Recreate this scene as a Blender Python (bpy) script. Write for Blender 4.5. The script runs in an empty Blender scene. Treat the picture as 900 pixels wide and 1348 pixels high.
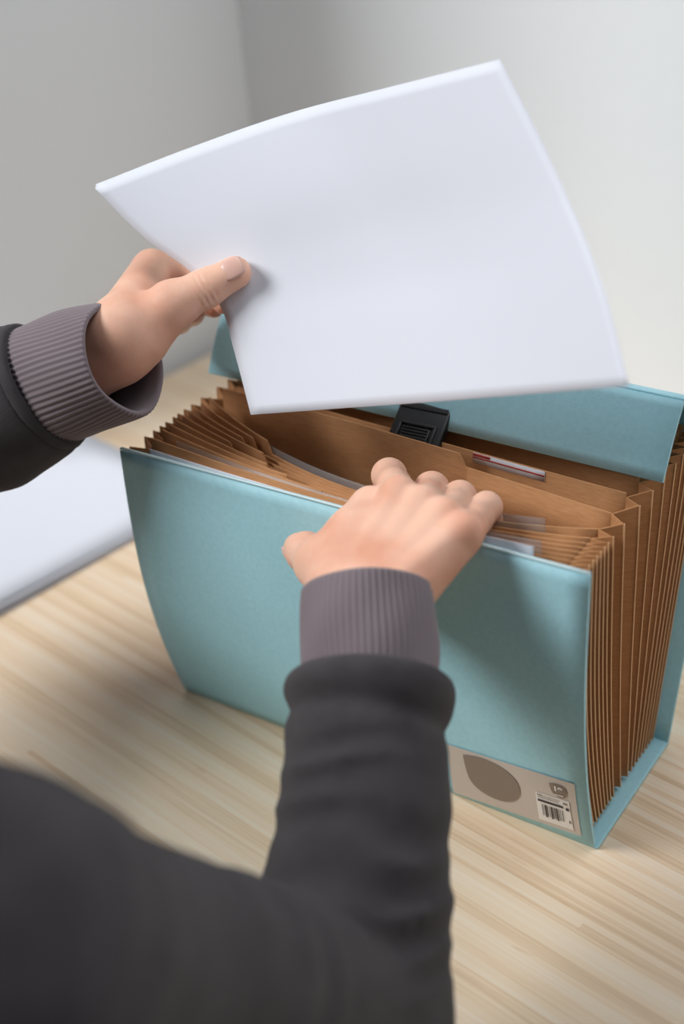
import bpy, bmesh, math, random
import numpy as np
from mathutils import Matrix, Vector
random.seed(4); rng = np.random.default_rng(4)
sc = bpy.context.scene
COL = sc.collection
# ------------------------------------------------------------------ camera
# table top is z = 0, the front of the file runs along +X from the origin, +Y goes away from the person
CP = np.array([0.59369, -0.59934, 0.66638])
FW = np.array([-0.50039545, 0.68470835, -0.52988571])
RT = np.array([0.83218265, 0.54924945, -0.07613856])
UP = np.array([-0.23890673, 0.47906108, 0.84464434])
FPX = 1872.0
cam_d = bpy.data.cameras.new('camera'); cam = bpy.data.objects.new('camera', cam_d); COL.objects.link(cam)
cam.matrix_world = Matrix([[RT[0], UP[0], -FW[0], CP[0]], [RT[1], UP[1], -FW[1], CP[1]], [RT[2], UP[2], -FW[2], CP[2]], [0, 0, 0, 1]])
cam_d.sensor_fit = 'VERTICAL'; cam_d.sensor_height = 36; cam_d.sensor_width = 24
cam_d.lens = FPX / 1348 * 36
cam_d.clip_start = 0.02; cam_d.clip_end = 30
cam_d.dof.use_dof = True; cam_d.dof.focus_distance = 0.875; cam_d.dof.aperture_fstop = 3.2
sc.camera = cam
# ------------------------------------------------------------------ light
wd = bpy.data.worlds.new('world'); sc.world = wd; wd.use_nodes = True
wd.node_tree.nodes['Background'].inputs[0].default_value = (0.80, 0.88, 1.0, 1)
wd.node_tree.nodes['Background'].inputs[1].default_value = 0.11
GA = math.radians(-9.6)                                             # direction of the table and the walls
CORNER = (-0.337, 0.515, 0.0)                                       # far left corner of the table top
ROOM = Matrix.Translation(Vector(CORNER)) @ Matrix.Rotation(GA, 4, 'Z')
ld = bpy.data.lights.new('window_light', 'AREA'); ld.shape = 'RECTANGLE'; ld.size = 1.7; ld.size_y = 1.5
ld.energy = 142; ld.color = (0.985, 0.99, 1.0)
lo = bpy.data.objects.new('window_light', ld); COL.objects.link(lo)
lo.location = (-2.25, -2.15, 2.85)
lo.rotation_euler = (Vector((0.15, 0.1, 0.15)) - Vector(lo.location)).to_track_quat('-Z', 'Y').to_euler()
cd_ = bpy.data.lights.new('fill_light', 'AREA'); cd_.shape = 'RECTANGLE'; cd_.size = 1.3; cd_.size_y = .5  # added fill lamp out of view, brightens the walls and the lid
cd_.energy = 7.5; cd_.color = (0.94, 0.97, 1.0)
co = bpy.data.objects.new('fill_light', cd_); COL.objects.link(co)
co.matrix_world = ROOM @ Matrix.Translation((.95, -.12, 1.50)) @ Matrix.Rotation(math.radians(32), 4, 'X')
sc.view_settings.view_transform = 'Standard'; sc.view_settings.look = 'None'
sc.view_settings.gamma = 1; sc.view_settings.use_curve_mapping = False
sc.view_settings.exposure = 0.15

# ------------------------------------------------------------------ helpers
def ray(px): return FW + RT * (px[0] - 450) / FPX - UP * (px[1] - 674) / FPX
def at(x, y, d): return CP + ray((x, y)) * d                      # point at a measured distance
def ypl(x, y, Y): r = ray((x, y)); return CP + r * (Y - CP[1]) / r[1]
def zpl(x, y, Z): r = ray((x, y)); return CP + r * (Z - CP[2]) / r[2]
def lerp(a, b, t): return a + (b - a) * t

def lin(c): return tuple(((v / 255) / 12.92 if v / 255 <= .04045 else ((v / 255 + .055) / 1.055) ** 2.4) for v in c) + (1,)

def mat(name, rgb, rough=.6, noise=None, bump=None, sheen=0, sss=0, spec=.5, trans=0, alpha=1):
    m = bpy.data.materials.new(name); m.use_nodes = True
    nt = m.node_tree; b = nt.nodes['Principled BSDF']
    b.inputs['Base Color'].default_value = lin(rgb); b.inputs['Roughness'].default_value = rough
    b.inputs['Specular IOR Level'].default_value = spec
    if sheen: b.inputs['Sheen Weight'].default_value = sheen; b.inputs['Sheen Roughness'].default_value = .6
    if sss:
        b.inputs['Subsurface Weight'].default_value = sss
        b.inputs['Subsurface Radius'].default_value = (1, .35, .2); b.inputs['Subsurface Scale'].default_value = .006
    if trans: b.inputs['Transmission Weight'].default_value = trans
    b.inputs['Alpha'].default_value = alpha
    tc = nt.nodes.new('ShaderNodeTexCoord')
    if noise:                                   # (scale xyz, second colour, low, high)
        scl, rgb2, lo_, hi_ = noise
        mp = nt.nodes.new('ShaderNodeMapping'); mp.inputs['Scale'].default_value = scl
        n = nt.nodes.new('ShaderNodeTexNoise'); n.inputs['Scale'].default_value = 1; n.inputs['Detail'].default_value = 4
        r = nt.nodes.new('ShaderNodeValToRGB'); r.color_ramp.elements[0].position = lo_; r.color_ramp.elements[1].position = hi_
        r.color_ramp.elements[0].color = lin(rgb); r.color_ramp.elements[1].color = lin(rgb2)
        nt.links.new(tc.outputs['Object'], mp.inputs[0]); nt.links.new(mp.outputs[0], n.inputs[0])
        nt.links.new(n.outputs[0], r.inputs[0]); nt.links.new(r.outputs[0], b.inputs['Base Color'])
    if bump:                                    # (scale xyz, strength, distance)
        scl, st, ds = bump
        mp = nt.nodes.new('ShaderNodeMapping'); mp.inputs['Scale'].default_value = scl
        n = nt.nodes.new('ShaderNodeTexNoise'); n.inputs['Scale'].default_value = 1; n.inputs['Detail'].default_value = 3
        bp = nt.nodes.new('ShaderNodeBump'); bp.inputs['Strength'].default_value = st; bp.inputs['Distance'].default_value = ds
        nt.links.new(tc.outputs['Object'], mp.inputs[0]); nt.links.new(mp.outputs[0], n.inputs[0])
        nt.links.new(n.outputs[0], bp.inputs['Height']); nt.links.new(bp.outputs[0], b.inputs['Normal'])
    return m

def empty(name, loc, label, cat, group=None):
    o = bpy.data.objects.new(name, None); COL.objects.link(o); o.location = Vector(loc); o.empty_display_size = .02
    o['label'] = label; o['category'] = cat
    if group: o['group'] = group
    bpy.context.view_layer.update()
    return o
def mk(name, V, F, m, parent=None, smooth=False):
    me = bpy.data.meshes.new(name); me.from_pydata([tuple(map(float, v)) for v in V], [], [tuple(int(i) for i in f) for f in F])
    me.update()
    return link(name, me, m, parent, smooth)
def link(name, me, m, parent=None, smooth=False):
    if smooth: me.polygons.foreach_set('use_smooth', [True] * len(me.polygons))
    if m: me.materials.append(m)
    o = bpy.data.objects.new(name, me); COL.objects.link(o)
    if parent is not None:
        o.parent = parent; o.matrix_parent_inverse = parent.matrix_world.inverted()
    return o
def tag(o, label, cat, group=None):
    o['label'] = label; o['category'] = cat
    if group: o['group'] = group
    return o
def sheet_data(fn, nu, nv, th):
    """a sheet of real thickness following fn(u, v); returns verts, faces"""
    P = np.array([[fn(i / nu, j / nv) for j in range(nv + 1)] for i in range(nu + 1)], float)
    du = np.gradient(P, axis=0); dv = np.gradient(P, axis=1)
    N = np.cross(du, dv); N /= np.linalg.norm(N, axis=2, keepdims=True) + 1e-12
    A = (P + N * th / 2).reshape(-1, 3); B = (P - N * th / 2).reshape(-1, 3); n = len(A); F = []
    ix = lambda i, j: i * (nv + 1) + j
    for i in range(nu):
        for j in range(nv):
            a, b, c, d = ix(i, j), ix(i + 1, j), ix(i + 1, j + 1), ix(i, j + 1)
            F += [(a, b, c, d), (n + d, n + c, n + b, n + a)]
    for i in range(nu):
        a, b = ix(i, 0), ix(i + 1, 0); F.append((b, a, n + a, n + b))
        a, b = ix(i, nv), ix(i + 1, nv); F.append((a, b, n + b, n + a))
    for j in range(nv):
        a, b = ix(0, j), ix(0, j + 1); F.append((a, b, n + b, n + a))
        a, b = ix(nu, j), ix(nu, j + 1); F.append((b, a, n + a, n + b))
    return np.vstack([A, B]), F
def sheet(name, fn, nu, nv, th, m, parent=None, smooth=True):
    V, F = sheet_data(fn, nu, nv, th)
    o = mk(name, V, F, m, parent, False)
    nf = nu * nv * 2
    if smooth: o.data.polygons.foreach_set('use_smooth', [i < nf for i in range(len(F))])
    return o
def box_bm(bm, cx, cy, cz, sx, sy, sz, M=None, bev=0):
    r = bmesh.ops.create_cube(bm, size=1)['verts']
    for v in r: v.co = Vector((v.co.x * sx + cx, v.co.y * sy + cy, v.co.z * sz + cz))
    if bev:
        es = list({e for v in r for e in v.link_edges})
        out = bmesh.ops.bevel(bm, geom=es, offset=bev, segments=3, affect='EDGES', profile=.5)
        r = list({v for f in out['faces'] for v in f.verts} | {v for v in r if v.is_valid})
    if M is not None:
        for v in r: v.co = M @ v.co
def bm_obj(name, bm, m, parent=None, smooth=False):
    me = bpy.data.meshes.new(name); bm.to_mesh(me); bm.free()
    return link(name, me, m, parent, smooth)
def spline(pts, n):
    """Catmull-Rom through rows of pts, chord-length parametrised, n samples"""
    P = np.array(pts, float); d = np.r_[0, np.cumsum(np.linalg.norm(np.diff(P[:, :2], axis=0), axis=1))]; d /= d[-1]
    T = np.gradient(P, d, axis=0); t = np.linspace(0, 1, n); out = []
    for s in t:
        i = min(np.searchsorted(d, s, side='right') - 1, len(P) - 2); i = max(i, 0)
        h = d[i + 1] - d[i]; x = (s - d[i]) / h
        out.append((2*x**3-3*x**2+1)*P[i] + (x**3-2*x**2+x)*h*T[i] + (-2*x**3+3*x**2)*P[i+1] + (x**3-x**2)*h*T[i+1])
    return np.array(out)

# ---- implicit surfaces (for the person): distance fields meshed with surface nets
def nets(fn, lo_, hi_, h):
    lo_ = np.array(lo_, float); n = np.ceil((np.array(hi_) - lo_) / h).astype(int) + 1
    ax = [lo_[k] + h * np.arange(n[k]) for k in range(3)]
    V = np.empty(n, np.float32)
    for s in range(0, n[0], 24):
        X, Y, Z = np.meshgrid(ax[0][s:s + 24], ax[1], ax[2], indexing='ij')
        V[s:s + 24] = fn(np.stack([X, Y, Z], -1).astype(np.float32))
    S = V < 0
    cs = [(i, j, k) for i in (0, 1) for j in (0, 1) for k in (0, 1)]
    m = [n[0] - 1, n[1] - 1, n[2] - 1]
    cnt = np.zeros(m, np.int8)
    for i, j, k in cs: cnt += S[i:i + m[0], j:j + m[1], k:k + m[2]]
    idx = np.argwhere((cnt > 0) & (cnt < 8))
    acc = np.zeros((len(idx), 3)); c_ = np.zeros(len(idx))
    for a in cs:
        for b in cs:
            if sum(b) - sum(a) == 1 and all(b[q] >= a[q] for q in range(3)):
                v0 = V[tuple((idx + a).T)]; v1 = V[tuple((idx + b).T)]; k_ = (v0 < 0) != (v1 < 0)
                t = np.where(k_, v0 / np.where(k_, v0 - v1, 1), 0)[:, None]
                acc += np.where(k_[:, None], np.array(a) + (np.array(b) - np.array(a)) * t, 0); c_ += k_
    P = lo_ + h * (idx + acc / c_[:, None])
    im = -np.ones(m, np.int64); im[tuple(idx.T)] = np.arange(len(idx)); F = []
    for a in range(3):
        b, c = (a + 1) % 3, (a + 2) % 3
        s0 = [slice(1, m[q]) for q in range(3)]; s0[a] = slice(0, m[a])
        s1 = list(s0); s1[a] = slice(1, m[a] + 1)
        A, B = S[tuple(s0)], S[tuple(s1)]
        for flip, K in ((False, A & ~B), (True, ~A & B)):
            e = np.argwhere(K); off = np.array([1, 1, 1]); off[a] = 0; e = e + off
            eb = np.zeros(3, int); eb[b] = 1; ec = np.zeros(3, int); ec[c] = 1
            q = [im[tuple((e - eb - ec).T)], im[tuple((e - ec).T)], im[tuple(e.T)], im[tuple((e - eb).T)]]
            q = np.stack(q if not flip else q[::-1], 1); F.append(q)
    return P, np.vstack(F)
def cone(P, a, b, ra, rb):
    a = np.asarray(a, np.float32); ba = np.asarray(b, np.float32) - a; L = float(ba @ ba) + 1e-12
    t = np.clip(((P - a) @ ba) / L, 0, 1)
    return np.linalg.norm(P - a - t[..., None] * ba, axis=-1) - (ra + (rb - ra) * t)
def smin(a, b, k): h = np.clip(.5 + .5 * (b - a) / k, 0, 1); return b + (a - b) * h - k * h * (1 - h)
def smax(a, b, k): return -smin(-a, -b, k)
def chain(P, pts, rad, k=.004):
    d = None
    for i in range(len(pts) - 1):
        e = cone(P, pts[i], pts[i + 1], rad[i], rad[i + 1]); d = e if d is None else smin(d, e, k)
    return d

# ------------------------------------------------------------------ materials
M_wall = mat('wall_paint', (232, 234, 236), .85, bump=((60, 60, 60), .08, .002))
M_floor = mat('floor', (150, 130, 110), .6)
M_teal = mat('teal_board', (172, 222, 233), .55, noise=((300, 300, 300), (166, 216, 227), .35, .65), bump=((900, 900, 900), .25, .0004), spec=.35)
M_edge = mat('pale_board_edge', (198, 222, 226), .6)
M_kraft = mat('kraft_board', (190, 140, 96), .8, noise=((120, 120, 700), (176, 126, 84), .3, .7), bump=((500, 500, 500), .2, .0004), spec=.25)
M_fold = mat('worn_kraft_fold', (214, 172, 130), .8, spec=.2)
M_paper = mat('white_paper', (224, 227, 235), .75, bump=((250, 250, 250), .05, .0005), spec=.2)
M_black = mat('black_plastic', (26, 24, 24), .38)
M_label = mat('beige_label', (205, 194, 183), .6)
M_taupe = mat('taupe_print', (140, 125, 112), .6)
M_white = mat('white_print', (236, 232, 226), .6)
M_dark = mat('dark_print', (62, 54, 50), .6)
M_red = mat('red_print', (186, 70, 60), .6)
M_skin = mat('skin', (238, 190, 164), .48, noise=((28, 28, 28), (224, 162, 134), .4, .7), bump=((700, 700, 700), .22, .0006), sss=.25, spec=.4)
M_nail = mat('nail', (228, 184, 168), .28, spec=.5)
M_sweat = mat('charcoal_fleece', (74, 70, 72), .95, noise=((40, 40, 40), (66, 62, 64), .35, .65), bump=((1100, 1100, 1100), .5, .0008), sheen=.06, spec=.1)
M_cuff = mat('ribbed_knit', (122, 110, 114), .95, bump=((1500, 1500, 1500), .35, .0005), sheen=.25, spec=.1)
M_hair = mat('hair', (48, 36, 28), .6)
def plastic_mat():
    m = mat('clear_plastic', (225, 228, 230), .18, spec=.6); nt = m.node_tree
    b = nt.nodes['Principled BSDF']; tr = nt.nodes.new('ShaderNodeBsdfTransparent'); mx = nt.nodes.new('ShaderNodeMixShader')
    tr.inputs[0].default_value = (.93, .94, .95, 1)
    mx.inputs[0].default_value = .16; nt.links.new(tr.outputs[0], mx.inputs[1]); nt.links.new(b.outputs[0], mx.inputs[2])
    nt.links.new(mx.outputs[0], nt.nodes['Material Output'].inputs[0]); return m
M_plastic = plastic_mat()
def wood_mat():
    m = bpy.data.materials.new('bamboo'); m.use_nodes = True; nt = m.node_tree; N = nt.nodes; L = nt.links
    b = N['Principled BSDF']; b.inputs['Roughness'].default_value = .42; b.inputs['Specular IOR Level'].default_value = .4
    tc = N.new('ShaderNodeTexCoord'); sep = N.new('ShaderNodeSeparateXYZ'); L.new(tc.outputs['Object'], sep.inputs[0])
    def math_(op, a, b_=None):
        n = N.new('ShaderNodeMath'); n.operation = op
        for i, v in enumerate((a, b_)):
            if v is None: continue
            if isinstance(v, (int, float)): n.inputs[i].default_value = v
            else: L.new(v, n.inputs[i])
        return n.outputs[0]
    row = math_('FLOOR', math_('DIVIDE', sep.outputs[1], .0046))
    wn = N.new('ShaderNodeTexWhiteNoise'); wn.noise_dimensions = '1D'; L.new(row, wn.inputs['W'])
    seg = math_('FLOOR', math_('ADD', math_('DIVIDE', sep.outputs[0], 1.7), math_('MULTIPLY', wn.outputs[0], 7.3)))
    wn2 = N.new('ShaderNodeTexWhiteNoise'); wn2.noise_dimensions = '2D'
    cb = N.new('ShaderNodeCombineXYZ'); L.new(row, cb.inputs[0]); L.new(seg, cb.inputs[1]); L.new(cb.outputs[0], wn2.inputs['Vector'])
    mp = N.new('ShaderNodeMapping'); mp.inputs['Scale'].default_value = (9, 420, 1); L.new(tc.outputs['Object'], mp.inputs[0])
    fine = N.new('ShaderNodeTexNoise'); fine.inputs['Scale'].default_value = 1; fine.inputs['Detail'].default_value = 5; L.new(mp.outputs[0], fine.inputs[0])
    mp2 = N.new('ShaderNodeMapping'); mp2.inputs['Scale'].default_value = (26, 130, 1); L.new(tc.outputs['Object'], mp2.inputs[0])
    node_ = N.new('ShaderNodeTexNoise'); node_.inputs['Scale'].default_value = 1; node_.inputs['Detail'].default_value = 2; L.new(mp2.outputs[0], node_.inputs[0])
    v = math_('ADD', math_('MULTIPLY', wn2.outputs[0], .42), math_('MULTIPLY', fine.outputs[0], .68))
    r = N.new('ShaderNodeValToRGB'); e = r.color_ramp.elements
    e[0].position = .12; e[0].color = lin((208, 174, 136)); e[1].position = .95; e[1].color = lin((242, 228, 208))
    x = e.new(.5); x.color = lin((236, 211, 180)); L.new(v, r.inputs[0])
    k = N.new('ShaderNodeValToRGB'); k.color_ramp.elements[0].position = .68; k.color_ramp.elements[1].position = .8
    k.color_ramp.elements[0].color = (0, 0, 0, 1); k.color_ramp.elements[1].color = (.45, .45, .45, 1); L.new(node_.outputs[0], k.inputs[0])
    mx = N.new('ShaderNodeMixRGB'); mx.inputs[2].default_value = lin((206, 164, 116)); L.new(k.outputs[0], mx.inputs[0]); L.new(r.outputs[0], mx.inputs[1])
    L.new(mx.outputs[0], b.inputs['Base Color'])
    bp = N.new('ShaderNodeBump'); bp.inputs['Strength'].default_value = .08; bp.inputs['Distance'].default_value = .0005
    L.new(fine.outputs[0], bp.inputs['Height']); L.new(bp.outputs[0], b.inputs['Normal'])
    return m
M_wood = wood_mat()

# ------------------------------------------------------------------ the setting
def rot_box(name, corner, u0, u1, v0, v1, z0, z1, m, parent=None, bev=0):
    """box in the table's own directions (u along the grain, v across), measured from a corner point"""
    bm = bmesh.new(); box_bm(bm, (u0 + u1) / 2, (v0 + v1) / 2, (z0 + z1) / 2, u1 - u0, v1 - v0, z1 - z0, bev=bev)
    me = bpy.data.meshes.new(name); bm.to_mesh(me); bm.free()
    if m: me.materials.append(m)
    o = bpy.data.objects.new(name, me); COL.objects.link(o)
    W = Matrix.Translation(Vector(corner)) @ Matrix.Rotation(GA, 4, 'Z')
    o.matrix_world = W
    if parent is not None: o.parent = parent; o.matrix_parent_inverse = parent.matrix_world.inverted()
    return o
def structure(o): o['kind'] = 'structure'; return o
structure(rot_box('floor', CORNER, -1.6, 3.2, -2.8, .145, -.76, -.74, M_floor))
structure(rot_box('wall_left', CORNER, -.105, -.018, -.39, .065, -.74, 1.8, M_wall))
structure(rot_box('wall_back', CORNER, -.105, 3.2, .065, .145, -.74, 1.8, M_wall))
table = empty('table', CORNER, 'pale bamboo table top with fine straight strips under the file', 'table')
top = rot_box('table_top', CORNER, 0, 1.5, -.74, .055, -.03, 0, M_wood, table, bev=.002)
for u in (.05, 1.45):
    for v in (-.69, -.05):
        rot_box('leg', CORNER, u - .025, u + .025, v - .025, v + .025, -.74, -.03, M_wood, table)

# ------------------------------------------------------------------ the expanding file
W = .33
fileo = empty('expanding_file', (W / 2, .055, 0), 'light blue accordion file with brown kraft pockets standing open on the table', 'file')
def bow(t): return .011 * math.sin(math.pi * t ** .92)
def panel_pt(u, v):
    a = lerp(np.array([-.003, .001, .0012]), np.array([.3285, .001, .0012]), u); b = lerp(np.array([-.004, -.02, .2172]), np.array([.331, -.02, .2232]), u)
    p = lerp(a, b, v); p[1] -= bow(v); return p
def panel_y(z): t = min(max(z / .22, 0), 1); return lerp(.001, -.02, t) - bow(t)
fp = sheet('front_panel', panel_pt, 24, 24, .0026, M_teal, fileo)
def rim(u, v):
    p = panel_pt(u, 1.0); return p + np.array([0, (v - .5) * .0024, .0013])
sheet('panel_edge', rim, 24, 1, .0006, M_edge, fp)
bm = bmesh.new(); box_bm(bm, W / 2 - .0005, .0555, .0022, W + .003, .112, .003, bev=.0012); bm_obj('base', bm, M_teal, fileo)
def back_pt(u, v): return np.array([lerp(-.002, .331, u), .111 + .062 * v + .006 * math.sin(math.pi * v), lerp(.001, .224, v)])
sheet('back_panel', back_pt, 12, 12, .0026, M_teal, fileo)
# lid: from the back panel up to a crease, then down towards the dividers
FX0, FX1 = -.0155, .3265
def lid_top(u, v): return np.array([lerp(FX0, FX1, u), lerp(.173, .1165, v), lerp(.224, .262, v) + .006 * math.sin(math.pi * v)])
sheet('lid_top', lid_top, 12, 8, .0022, M_teal, fileo)
def lid_fn(u, v):
    y = lerp(.1165, .0895, v); z = lerp(.262, .2205, v) + .0025 * math.sin(math.pi * v); return np.array([lerp(FX0, FX1, u), y, z])
lid = sheet('lid_flap', lid_fn, 12, 8, .0022, M_teal, fileo)

LM = [-.013, .002, .011, .018, .024, .032, .037, .044, .052, .063, .081, .094, .105, .116, .127, .137, .147, .156, .165]
RM = [-.0125, -.0075, -.0025, .0025, .0075, .0125, .0175, .0225, .029, .044, .066, .085, .103, .120, .132, .142, .152, .160, .167]
BM = [.0075 + .0043 * i for i in range(9)] + [.0525, .0640] + [.0695 + .0051 * i for i in range(8)]
def mids(A, first, last): return [first] + [(A[i] + A[i + 1]) / 2 for i in range(18)] + [last]
LV, RV = mids(LM, -.0185, .171), mids(RM, -.0185, .171)
BV = [.004] + [(BM[i] + BM[i + 1]) / 2 for i in range(18)] + [.108]
MV = [-.0185 + .0031 * j for j in range(10)]                        # squeezed together by the fingers
def fwd_bow(j, t): return -bow(t) * max(0, 1 - j / 12)
def div_top(j, x):
    s = (x - .01) / .30
    if j < 10:
        m = .62                                                    # the fingers push here
        a, b, c = LV[j], MV[j], RV[j]
        return a * (s - m) * (s - 1) / m + b * s * (s - 1) / (m * (m - 1)) + c * s * (s - m) / (1 - m)
    y = lerp(LV[j], RV[j], s)
    if j == 10: y += .004 * math.sin(math.pi * s)
    if j >= 12: y += .010 * math.sin(math.pi * s) * (1 if j == 12 else .4)
    return y
STEP = {10: .203, 9: .083, 8: .072, 7: .066, 6: .09, 5: .062, 4: .1, 3: .12, 2: .15, 1: .18}
def div_z(j, x):
    if j in STEP:
        st = STEP[j]; return .2225 - .0085 * min(max((x - st) / .004, 0), 1)
    return .2165 if j == 11 else .2185
def div_pt(j, x, t):
    y = lerp(BV[j], div_top(j, x), t) + fwd_bow(j, t) * (1 if t < 1 else 1); return np.array([x, y, lerp(.006, div_z(j, x), t)])
for j in range(1, 19):
    xs = sorted(set(np.linspace(.0105, .3095, 22).tolist() + ([STEP[j], STEP[j] + .004] if j in STEP else [])))
    n = len(xs) - 1
    dv = sheet('divider', lambda u, v, j=j, xs=xs, n=n: div_pt(j, xs[int(round(u * n))], v), n, 8, .0009, M_kraft, fileo)
    if j == 11:                                                    # the index label on this divider
        lab = sheet('index_label', lambda u, v: div_pt(11, lerp(.2045, .2555, u), lerp(.966, .999, v)) + np.array([0, -.0010, 0]), 6, 1, .0004, M_paper, dv)
        lab['label'] = 'white index label with a red line'
        sheet('label_line', lambda u, v: div_pt(11, lerp(.2045, .2555, u), lerp(.983, .988, v)) + np.array([0, -.0014, 0]), 6, 1, .0002, M_red, dv)
        sheet('label_line', lambda u, v: div_pt(11, lerp(.2045, .217, u), lerp(.990, .999, v)) + np.array([0, -.0014, 0]), 3, 1, .0002, M_red, dv)
for side in (0, 1):
    xv, xm = ((.0105, -.0015), (.3095, .3215))[side]; MT, VT = (LM, LV) if side == 0 else (RM, RV)
    for k in range(19):
        def pl(u, v, k=k):
            i = int(round(u * 2)); t = v
            yt = (VT[k], MT[k], VT[k + 1])[i]; yb = (BV[k], BM[k], BV[k + 1])[i]
            return np.array([(xv, xm, xv)[i], lerp(yb, yt, t) + fwd_bow(k, t), lerp(.0065, (.2135, .2165, .2135)[i], t)])
        sp = sheet('side_pleat', pl, 2, 12, .0008, M_kraft, fileo, smooth=False)
        sg = 1 if side else -1                                     # the worn, paler fold line
        sheet('fold_edge', lambda u, v, pl=pl, sg=sg: pl(.5, v) + np.array([sg * .0007, (u - .5) * .0013, 0]), 1, 12, .0005, M_fold, sp, smooth=False)

# buckle on the free edge of the lid
BC = (zpl(520, 534, .231) + zpl(595, 541, .231) + zpl(515, 585, .2095) + zpl(582, 597, .2095)) / 4
ey = Vector((.0, .80, .60)).normalized(); ex = Vector((1, .06, 0)).normalized(); ez = ex.cross(ey).normalized(); ey = ez.cross(ex)
BMx = Matrix(((ex.x, ey.x, ez.x, BC[0]), (ex.y, ey.y, ez.y, BC[1]), (ex.z, ey.z, ez.z, BC[2]), (0, 0, 0, 1)))
bm = bmesh.new(); box_bm(bm, 0, 0, 0, .037, .034, .008, BMx, bev=.0018); bk = bm_obj('buckle', bm, M_black, lid, True)
bk['label'] = 'black plastic buckle clip'
bm = bmesh.new()
for x, sx, y, sy in ((-.0125, .0022, -.008, .017), (.0125, .0022, -.008, .017), (0, .027, .0005, .0022)):
    box_bm(bm, x, y, .0045, sx, sy, .0024, BMx, bev=.0008)
box_bm(bm, 0, -.0085, .0042, .020, .0135, .003, BMx, bev=.001)
for q in range(6): box_bm(bm, 0, -.0135 + q * .0021, .0060, .018, .0010, .0012, BMx, bev=.0003)
bm_obj('buckle_latch', bm, M_black, lid, True)
bm = bmesh.new(); box_bm(bm, 0, .013, .0042, .034, .0035, .0012, BMx, bev=.0004); bm_obj('buckle_bar', bm, M_black, lid, True)

# printed label on the front panel, drawn in its own plane
def onpanel(cx, cy, off=.0018):
    x, y = 580 + cx * .24444, 960 + cy * .24444; Y = -.004
    for _ in range(6): p = ypl(x, y, Y); Y = panel_y(p[2]) - off
    return ypl(x, y, Y)
def flat(name, poly, off, m, parent):
    """print of the given outline, bent to follow the panel"""
    bm = bmesh.new(); vs = [bm.verts.new(onpanel(a, b, off)) for a, b in poly]; bm.faces.new(vs)
    bmesh.ops.triangulate(bm, faces=bm.faces[:])
    if max(abs(p[1] - q[1]) for p in poly for q in poly) > 60: bmesh.ops.subdivide_edges(bm, edges=bm.edges[:], cuts=5, use_grid_fill=True)
    for v in bm.verts: v.co.y = panel_y(v.co.z) - off
    bmesh.ops.recalc_face_normals(bm, faces=bm.faces[:])
    return bm_obj(name, bm, m, parent)
def bez(pts, n=10):
    out = []
    for s in range(0, len(pts) - 1, 3):
        a, b, c, d = (np.array(q, float) for q in pts[s:s + 4])
        for i in range(n): t = i / n; out.append((1-t)**3*a + 3*(1-t)**2*t*b + 3*(1-t)*t*t*c + t**3*d)
    return [tuple(q) for q in out]
lb = flat('sticker', [(30, 80), (720, 297), (757, 577), (70, 340)], .0018, M_label, fileo); lb['label'] = 'beige printed sticker low on the front'
flat('leaf_print', bez([(118, 138), (210, 140), (330, 190), (395, 265), (425, 300), (432, 340), (422, 362), (410, 390), (370, 395), (335, 388), (260, 372), (180, 320), (152, 262), (136, 222), (126, 180), (118, 138)]), .0022, M_taupe, lb)
flat('badge_print', bez([(582, 290), (605, 290), (640, 297), (660, 312), (680, 328), (684, 352), (674, 366), (660, 382), (625, 366), (606, 346), (592, 330), (586, 310), (582, 290)]), .0022, M_taupe, lb)
flat('barcode_patch', [(508, 334), (690, 392), (716, 545), (530, 482)], .0022, M_white, lb)
def bar(x0, x1, y0, y1):                                            # patch coordinates 0..1
    c = [np.array(q, float) for q in ((508, 334), (690, 392), (716, 545), (530, 482))]
    g = lambda u, v: tuple(lerp(lerp(c[0], c[1], u), lerp(c[3], c[2], u), v))
    return [g(x0, y0), g(x1, y0), g(x1, y1), g(x0, y1)]
flat('barcode_rule', bar(.04, .78, .24, .32), .0026, M_dark, lb)
flat('print_line', bar(.04, .2, .06, .10), .0026, M_taupe, lb); flat('print_line', bar(.24, .72, .07, .09), .0026, M_taupe, lb)
flat('print_line', bar(.04, .66, .14, .165), .0026, M_taupe, lb); flat('print_line', bar(.86, .95, .26, .36), .0026, M_dark, lb)
flat('print_line', bar(.8, .92, .10, .17), .0026, M_taupe, lb); flat('print_line', bar(.9, .95, .70, .80), .0026, M_taupe, lb)
x = .14
for w, g in ((.018, .02), (.012, .03), (.05, .016), (.02, .05), (.018, .02), (.045, .02), (.02, .025), (.03, .02), (.045, .035), (.014, .03), (.014, .04), (.02, .02)):
    flat('barcode_bar', bar(x, x + w, .40, .80 if w < .04 else .84), .0026, M_dark, lb); x += w + g
def text_mesh(body, p, size, ang, m, parent, name):
    cu = bpy.data.curves.new(name, 'FONT'); cu.body = body; cu.size = size; cu.align_x = 'CENTER'; cu.align_y = 'CENTER'; cu.extrude = .0001; cu.offset = size * .03
    t = bpy.data.objects.new(name, cu); COL.objects.link(t); bpy.context.view_layer.update()
    me = bpy.data.meshes.new_from_object(t.evaluated_get(bpy.context.evaluated_depsgraph_get())); bpy.data.objects.remove(t)
    me.transform(Matrix.Translation(Vector(p)) @ Matrix.Rotation(ang, 4, 'Y') @ Matrix.Rotation(math.pi / 2, 4, 'X'))
    for v in me.vertices: v.co.y = panel_y(v.co.z) - .0034 + (v.co.y - p[1]) * .5
    return link(name, me, m, parent)
text_mesh('19', onpanel(630, 324, .0030), .0064, 0.0, M_white, lb, 'badge_number')
flat('print_line', [(612, 348), (660, 361), (659, 366), (614, 353)], .0026, M_white, lb)

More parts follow.
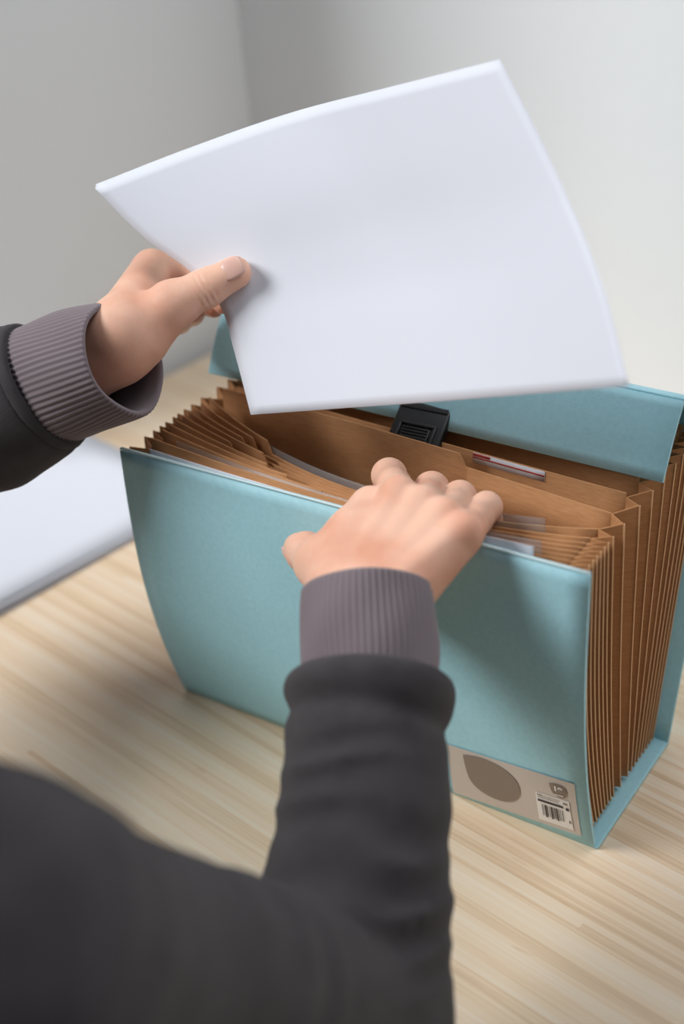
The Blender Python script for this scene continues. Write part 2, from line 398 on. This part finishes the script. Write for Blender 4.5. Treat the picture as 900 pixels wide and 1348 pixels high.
# papers and plastic sleeves in the pockets
def doc(name, k, f, x0, x1, ztop, m, label, cat, group=None, tilt=0):
    def fn(u, v):
        x = lerp(x0, x1, u); xx = min(max(x, .012), .308)
        ya = panel_y(.217) + .002 if k == 0 else div_top(k, xx) + fwd_bow(k, v)
        yb = div_top(k + 1, xx) + fwd_bow(k + 1, v); y1 = lerp(ya, yb, f); y0 = lerp(BV[k], BV[k + 1], f)
        return np.array([x, lerp(y0, y1, v), lerp(.01, ztop + tilt * (u - .5), v)])
    o = sheet(name, fn, 18, 8, .0005, m); return tag(o, label, cat, group)
doc('paper_sheet', 0, .35, .016, .225, .2195, M_paper, 'white sheet tucked right behind the front blue panel', 'paper')
doc('plastic_sleeve', 1, .5, .03, .235, .223, M_plastic, 'clear plastic sleeve in the foremost pocket, left of the hand', 'plastic sleeve')
doc('plastic_sleeve', 9, .04, .020, .225, .2180, M_plastic, 'long clear plastic sleeve bending along the wide open pocket', 'plastic sleeve')
doc('paper_sheet', 1, .3, .248, .292, .2240, M_paper, 'small white slip in the front pockets right of the hand', 'paper')
doc('plastic_sleeve', 3, .5, .225, .292, .222, M_plastic, 'clear plastic sleeve edge among the squeezed pockets right of the hand', 'plastic sleeve')
doc('plastic_sleeve', 8, .5, .225, .283, .2215, M_plastic, 'clear plastic sleeve just behind the little finger', 'plastic sleeve')

# ------------------------------------------------------------------ sheaf of paper held up
TOPE = [(125, 248, .905), (238, 203, .905), (395, 148, .874), (510, 118, .828), (658, 80, .765)]
BOTE = [(330, 546, .880), (455, 537, .852), (580, 528, .800), (705, 518, .743), (828, 508, .680)]
LEFT = [(330, 546, .880), (307, 458, .891), (291, 405, .896), (262, 368, .899), (188, 311, .902), (125, 248, .905)]
RIGHT = [(828, 508, .680), (792, 372, .702), (741, 247, .731), (692, 145, .752), (658, 80, .765)]
NU, NV = 40, 30
def curve3(c, n): return np.array([at(*p) for p in spline(c, n)])
Cb, Ct, Dl, Dr = curve3(BOTE, NU + 1), curve3(TOPE, NU + 1), curve3(LEFT, NV + 1), curve3(RIGHT, NV + 1)
def coons(i, j):
    u, v = i / NU, j / NV
    return (1-v)*Cb[i] + v*Ct[i] + (1-u)*Dl[j] + u*Dr[j] - ((1-u)*(1-v)*Cb[0] + u*(1-v)*Cb[-1] + (1-u)*v*Ct[0] + u*v*Ct[-1])
sheaf = empty('paper_sheaf', coons(0, NV // 2), 'sheaf of blank white paper held up by the left hand', 'paper')
view_n = FW
for s in range(4):
    sheet('sheet', lambda u, v, s=s: coons(int(round(u * NU)), int(round(v * NV))) + view_n * (.0004 * s) + UP * (.0009 * s * v * (1 - .6 * u)), NU, NV, .0002, M_paper, sheaf)

# stack of paper on the table, left
ca, sa = math.cos(math.radians(-10.5)), math.sin(math.radians(-10.5))
stack = empty('paper_stack', (-.26, .09, 0), 'small stack of white paper lying on the table left of the file', 'paper')
for s in range(4):
    dx, dy = (0, -.004, -.001, -.006)[s], (0, .003, -.002, .002)[s]
    def fn(u, v, s=s, dx=dx, dy=dy):
        a, b = -.21 * (1 - u) + dx, -.297 * (1 - v) + dy
        lift = (.0012 + .004 * max(0, (.55 - v)) * (s / 3) + .003 * u * (1 - v) * (s / 3))
        return np.array([-.158 + ca * a - sa * b, .228 + sa * a + ca * b, .0008 + .0008 * s + (lift if s else 0)])
    sheet('sheet', fn, 8, 10, .0006, M_paper, stack)

# ------------------------------------------------------------------ the person
person = empty('person', (.07, -.42, -.25), 'person in a charcoal sweatshirt reaching into the file and lifting paper', 'person')
def v3(*a): return np.array(a, np.float32)
# right hand on the front edge of the file
rW = at(486, 800, .772); rW2 = at(486, 860, .760)
iM, mM, rM, pM = ypl(527, 655, -.014), ypl(558, 668, -.016), ypl(588, 684, -.022), ypl(612, 704, -.031)
iP, mP, rP, pP = ypl(512, 626, .024), ypl(568, 644, .026), ypl(605, 655, .023), ypl(640, 668, .015)
def curl(Pp, l1, l2, dx=0): D = Pp + v3(dx, .55 * l1, -.83 * l1); return D, D + v3(dx, -.10 * l2, -.99 * l2)
rth = [at(445, 772, .79), at(420, 742, .815), at(403, 727, .842), at(394, 722, .860)]
R_F = [([iM, iP, *curl(iP, .024, .020, -.002)], [.0115, .0098, .0085, .0070]), ([mM, mP, *curl(mP, .027, .021)], [.0115, .0098, .0086, .0070]),
       ([rM, rP, *curl(rP, .025, .021, .001)], [.0110, .0093, .0082, .0068]), ([pM, pP, *curl(pP, .018, .016, -.004)], [.0100, .0085, .0073, .0062])]
def hand_sdf(P, Wr, Wr2, fingers, thumb, trad, across, wr=.0225, mc=(.013, .012), tk=.012, web=(), dors=None):
    palm = cone(P, Wr2, Wr, .026, wr)
    for a, b, ra_, rb_ in web: palm = smin(palm, cone(P, a, b, ra_, rb_), .012)
    for q, (pts, rad) in enumerate(fingers):
        o = across * (1.5 - q) * .007
        palm = smin(palm, cone(P, Wr + o, lerp(Wr, pts[0], .9), .0165, mc[0]), .010)
    out = None
    for pts, rad in fingers:
        f = chain(P, pts, rad, .004); f = smin(palm, f, .006); out = f if out is None else smin(out, f, .0015)
    if dors is not None:                                            # knuckles and tendons on the back of the hand
        for q, (pts, rad) in enumerate(fingers):
            out = smin(out, cone(P, pts[0] + dors * .0040, pts[0] + dors * .0030 + (pts[1] - pts[0]) * .3, .0094, .0086), .005)
            out = smin(out, cone(P, lerp(Wr, pts[0], .35) + dors * .0135 + across * (1.5 - q) * .004, pts[0] + dors * .0085, .0030, .0042), .008)
    th = chain(P, thumb, trad, .006)
    return smin(out, smin(palm, th, tk), .002)
def bounds(*groups, pad=.03):
    A = np.array([p for g in groups for p in g]); return A.min(0) - pad, A.max(0) + pad
R_F = [([p[0], lerp(p[0], p[1], .55), p[1], lerp(p[1], p[2], .5), p[2], p[3]], [r[0], r[1] * 1.0, r[1] * 1.04, r[2] * .98, r[2], r[3]]) for p, r in R_F]
R_WEB = [(at(441, 730, .806), at(488, 668, .832), .0125, .0120), (at(452, 762, .79), at(470, 705, .81), .015, .014)]
rdors = v3(0, -.42, .91)
ac = iM - pM; ac = ac / np.linalg.norm(ac)
lo_, hi_ = bounds([rW, rW2], rth, *[f[0] for f in R_F])
VR, FR = nets(lambda P: hand_sdf(P, rW, rW2, R_F, rth, [.0165, .0135, .0112, .0098], ac, mc=(.0112, .011), web=R_WEB, dors=rdors), lo_, hi_, .0013)
# left hand gripping the sheaf
lW = at(158, 448, .888); lW2 = at(100, 482, .908)
L_F = [([at(200, 352, .952), at(246, 363, .962), at(283, 384, .946), at(294, 399, .930)], [.0125, .0102, .0088, .0072]),
       ([at(203, 378, .972), at(252, 386, .985), at(276, 398, .962), at(281, 404, .945)], [.0125, .0100, .0088, .0072]),
       ([at(200, 404, .985), at(240, 410, .990), at(252, 412, .970), at(254, 412, .956)], [.0120, .0096, .0082, .0070]),
       ([at(198, 424, .985), at(228, 424, .985), at(236, 424, .970), at(238, 424, .958)], [.0110, .0086, .0074, .0062])]
lth = [at(188, 436, .890), at(226, 402, .888), at(270, 380, .889), at(309, 359, .888)]
lac = L_F[0][0][0] - L_F[3][0][0]; lac = lac / np.linalg.norm(lac)
ax_ = (lth[3] - lth[2]) / np.linalg.norm(lth[3] - lth[2])
def lhand(P):
    d = hand_sdf(P, lW, lW2, L_F, lth, [.0195, .0148, .0114, .0103], lac, wr=.0235, mc=(.013, .012), tk=.010)
    s = (P - lth[2].astype(np.float32)) @ ax_.astype(np.float32); near = np.exp(-(np.linalg.norm(P - (lth[2] - FW * .010).astype(np.float32), axis=-1) / .011) ** 2)
    for c_, a_ in ((-.0060, .0009), (-.0022, .0014), (.0014, .0013), (.0050, .0008)): d = d + near * a_ * np.exp(-((s - c_) / .0011) ** 2)
    return d
lo_, hi_ = bounds([lW, lW2], lth, *[f[0] for f in L_F])
VL, FL = nets(lhand, lo_, hi_, .0010)
# trunk, neck, head and arms under the clothes
rS, lS = at(-60, 1290, .470), np.array([-.14, -.455, .27])
rE = at(450, 1345, .685); lE = at(-250, 682, .955)
HC = np.array([.05, -.515, .53])
def body_sdf(P):
    d = cone(P, (.07, -.55, -.18), (.07, -.525, .16), .10, .10)
    d = smin(d, cone(P, rS, lS, .045, .045), .06)
    d = smin(d, cone(P, (.06, -.50, .25), (.05, -.53, .44), .055, .05), .03)
    d = smin(d, cone(P, HC + [0, -.01, .035], HC + [0, .012, -.045], .085, .062), .02)
    d = smin(d, cone(P, HC + [0, .085, .0], HC + [0, .10, -.018], .008, .012), .015)
    for sx in (-1, 1): d = smin(d, cone(P, HC + [sx * .078, -.005, .012], HC + [sx * .076, 0, -.02], .012, .008), .006)
    for S_, E_, Wx in ((rS, rE, rW2), (lS, lE, lW2)): d = smin(d, smin(cone(P, S_, E_, .042, .036), cone(P, E_, Wx, .034, .024), .02), .02)
    return d
VB, FB = nets(body_sdf, (-.26, -.68, -.32), (.40, .02, .69), .006)
V = np.vstack([VR, VL, VB]); F = np.vstack([FR, FL + len(VR), FB + len(VR) + len(VL)])
body = mk('body', V, F, M_skin, person, True)
# finger nails
def nail(center, along, normal, l, w, parent):
    al = along / np.linalg.norm(along); nn = normal - al * (normal @ al); nn /= np.linalg.norm(nn); sd = np.cross(al, nn)
    def fn(u, v):
        a, b = (u - .5) * 2, (v - .5) * 2
        k = math.sqrt(max(0, 1 - .55 * abs(a) ** 3.5)); ww = w * k
        return center + al * a * l + sd * b * ww + nn * (.0022 * (1 - .62 * b * b) - .0008 * a * a)
    return sheet('fingernail', fn, 10, 8, .0006, M_nail, parent)
tn = -FW * .95 + UP * .22 + RT * .12
nail(lth[3] + tn / np.linalg.norm(tn) * .0087 - ax_ * .0022, ax_, tn, .0074, .0066, body)
ra = rth[3] - rth[2]; nail(rth[3] + (-RT * .9 - UP * .4) * .0082, ra, -RT * .9 - UP * .4, .0060, .0052, body)

# sweatshirt: trunk and sleeves
rf = [at(487, 898, .750), at(483, 960, .741), at(480, 1060, .724), at(468, 1190, .702), rE]
lf = [at(52, 510, .912), at(0, 540, .922), lE]
rdir = (rf[0] - rf[2]); rdir = (rdir / np.linalg.norm(rdir)).astype(np.float32)
ldir = (lf[0] - lf[1]); ldir = (ldir / np.linalg.norm(ldir)).astype(np.float32)
def sweat_sdf(P):
    # right sleeve with cross folds
    fr = chain(P, [rf[0] + rdir * .03] + rf, [.0395, .0412, .0400, .0415, .0455, .0500], .012)
    q = P - rf[0].astype(np.float32); s = -(q @ rdir); lx = q @ RT.astype(np.float32); lz = q @ (-FW).astype(np.float32)
    w = s + .10 * lx + 6 * lx * lx + .006 * np.sin(lx * 60 + s * 30)
    fold = (1 - 2 * np.abs(np.sin(w * math.pi / .0200 + .9 * np.sin(s * 31)))) * (.55 + .45 * np.sin(s * 47 + lx * 38 + 1))
    amp = np.clip(1.25 - (lx / .040) ** 2, .25, 1.25) * np.clip((s - .028) / .03, 0, 1) * np.clip((.30 - s) / .1, 0, 1)
    fr = fr - .0038 * amp * fold
    fr = fr - .0014 * np.exp(-((s - .006) / .008) ** 2) + .0036 * np.exp(-((s - .022 - .10 * lx) / .0055) ** 2)
    fr = smax(fr, -(s + .004), .010)
    ur = cone(P, rE, rS, .050, .064)
    r_ = P - ((rE + rS) / 2).astype(np.float32)
    k_ = r_ @ ((rS - rE) / np.linalg.norm(rS - rE)).astype(np.float32)
    ur = ur - .0014 * np.sin(k_ * 95 + 2.6 * np.sin(P[..., 2] * 34 + k_ * 12) + P[..., 2] * 60) * (.5 + .5 * np.sin(P[..., 2] * 40 + k_ * 18))
    d = smin(fr, ur, .018)
    # left sleeve
    fl = chain(P, [lf[0] + ldir * .03] + lf, [.042, .0430, .0460, .0520], .012)
    q = P - lf[0].astype(np.float32); s = -(q @ ldir)
    fl = fl - .0015 * np.sin(s * 190 + 2 * np.sin(q[..., 0] * 40)) * np.clip((s - .02) / .03, 0, 1)
    fl = smax(fl, -(s + .002), .008)
    ul = cone(P, lE, lS, .052, .064)
    d = smin(d, smin(fl, ul, .02), .01)
    t = cone(P, (.07, -.55, -.16), (.07, -.525, .14), .145, .145)
    t = smin(t, cone(P, rS, lS, .066, .066), .07)
    t = smax(t, cone(P, (.05, -.53, .36), (.05, -.53, .60), .062, .09) * -1, .01)
    return smin(d, t, .03)
VS, FS = nets(sweat_sdf, (-.32, -.73, -.34), (.42, .03, .40), .0036)
shirt = mk('sweatshirt', VS, FS, M_sweat, person, True); shirt['label'] = 'charcoal fleece sweatshirt'
def cuff(p0, p1, side, r0, r1, flat_=1.0, ribs=64, shape=None):
    """ribbed knit tube from p0 (open, hand end) to p1 (inside the sleeve end)"""
    axd = p1 - p0; Ln = np.linalg.norm(axd); axd = axd / Ln; e1 = side - axd * (side @ axd); e1 /= np.linalg.norm(e1); e2 = np.cross(axd, e1)
    n = ribs * 5; rings = []
    prof = [(.55, -.0036), (.25, -.0034), (.03, -.0030), (0, -.0022), (-.012, -.0010), (-.012, .0004), (.01, .0012)] + [(t, .0012) for t in np.linspace(.06, 1, 18)]
    for t, off in prof:
        R = lerp(r0, r1, max(t, 0)) + .0016 * math.sin(max(t, 0) * math.pi); ring = []
        for k in range(n):
            a = 2 * math.pi * k / n
            rb = .00050 * math.cos(ribs * a) if off > .001 else 0
            rr = R + off + rb + .0007 * math.sin(3 * a + 4 * t) + .0005 * math.sin(5 * a - 7 * t)
            ring.append(p0 + axd * Ln * t + e1 * rr * math.cos(a) + e2 * rr * flat_ * math.sin(a))
        rings.append(ring)
    Vv = [p for r in rings for p in r]
    Ff = [(i * n + k, i * n + (k + 1) % n, (i + 1) * n + (k + 1) % n, (i + 1) * n + k) for i in range(len(rings) - 1) for k in range(n)]
    o = mk('cuff', Vv, Ff, M_cuff, shirt, True); o['label'] = 'ribbed knit cuff'
    return o
def ring_seam(c, axd, side, R, r, flat_=1.0):
    axd = axd / np.linalg.norm(axd); e1 = side - axd * (side @ axd); e1 /= np.linalg.norm(e1); e2 = np.cross(axd, e1); Vv = []; n, k = 72, 8
    for i in range(n):
        a = 2 * math.pi * i / n; rd = e1 * math.cos(a) + e2 * math.sin(a) * flat_
        for j in range(k):
            b = 2 * math.pi * j / k; Vv.append(c + rd * (R + r * math.cos(b)) + axd * r * 1.2 * math.sin(b))
    Ff = [(i * k + j, ((i + 1) % n) * k + j, ((i + 1) % n) * k + (j + 1) % k, i * k + (j + 1) % k) for i in range(n) for j in range(k)]
    mk('cuff_seam', Vv, Ff, M_sweat, shirt, True)
cuff(at(482, 780, .772), at(487, 905, .749), RT, .0335, .0345)
cuff(at(163, 471, .878), at(50, 511, .918), UP, .0355, .0385)
ring_seam(at(55, 509, .911), lf[0] - lf[1], UP, .0405, .0042)
# hair
VH, FH = nets(lambda P: smax(cone(P, HC + [0, -.015, .042], HC + [0, -.03, -.02], .094, .085), (P @ v3(0, .85, -.52)) - float(np.dot(HC + [0, .045, .0], [0, .85, -.52])), .01), HC - .14, HC + .16, .006)
mk('hair', VH, FH, M_hair, person, True)

def legs_sdf(P):
    d = cone(P, (.0, -.56, -.215), (.14, -.56, -.215), .10, .10)
    for sx in (-1, 1):
        hx, kx = .07 + sx * .09, .07 + sx * .12
        l = smin(cone(P, (hx, -.55, -.215), (kx, -.13, -.235), .088, .062), cone(P, (kx, -.13, -.235), (kx, -.10, -.655), .060, .046), .02)
        d = smin(d, l, .04)
    return d
VT_, FT_ = nets(legs_sdf, (-.20, -.70, -.72), (.34, .0, -.05), .008)
mk('trousers', VT_, FT_, mat('dark_denim', (46, 50, 60), .9, bump=((900, 900, 900), .3, .0006)), person, True)
for sx in (-1, 1):
    kx = .07 + sx * .12
    VF_, FF_ = nets(lambda P: smax(smin(cone(P, (kx, -.11, -.70), (kx, .05, -.71), .042, .036), cone(P, (kx, -.10, -.66), (kx, -.10, -.70), .044, .044), .02), -.739 - P[..., 2], .004), (kx - .07, -.18, -.75), (kx + .07, .11, -.60), .006)
    mk('shoe', VF_, FF_, M_black, person, True)
    bm = bmesh.new(); bmesh.ops.create_uvsphere(bm, u_segments=16, v_segments=10, radius=.0125)
    bmesh.ops.translate(bm, vec=Vector(HC + np.array([sx * .031, .073, .012])), verts=bm.verts[:]); bm_obj('eye', bm, M_white, person, True)
bm = bmesh.new()
for r_, a_ in ((0, 0),): box_bm(bm, HC[0], HC[1] + .074, HC[2] - .052, .044, .012, .008, bev=.003)
bm_obj('mouth', bm, mat('lips', (190, 110, 100), .5), person, True)
stool = empty('stool', (.07, -.56, -.74), 'plain wooden stool the person in the sweatshirt sits on', 'stool')
bm = bmesh.new(); bmesh.ops.create_cone(bm, cap_ends=True, segments=40, radius1=.17, radius2=.165, depth=.03)
bmesh.ops.translate(bm, vec=(.07, -.56, -.331), verts=bm.verts[:]); bm_obj('seat', bm, M_wood, stool)
for a_ in range(4):
    cx, cy = math.cos(math.pi / 4 + a_ * math.pi / 2), math.sin(math.pi / 4 + a_ * math.pi / 2); bm = bmesh.new()
    bmesh.ops.create_cone(bm, cap_ends=True, segments=14, radius1=.014, radius2=.018, depth=.394)
    bmesh.ops.translate(bm, vec=(.07 + cx * .12, -.56 + cy * .12, -.543), verts=bm.verts[:]); bm_obj('leg', bm, M_wood, stool)
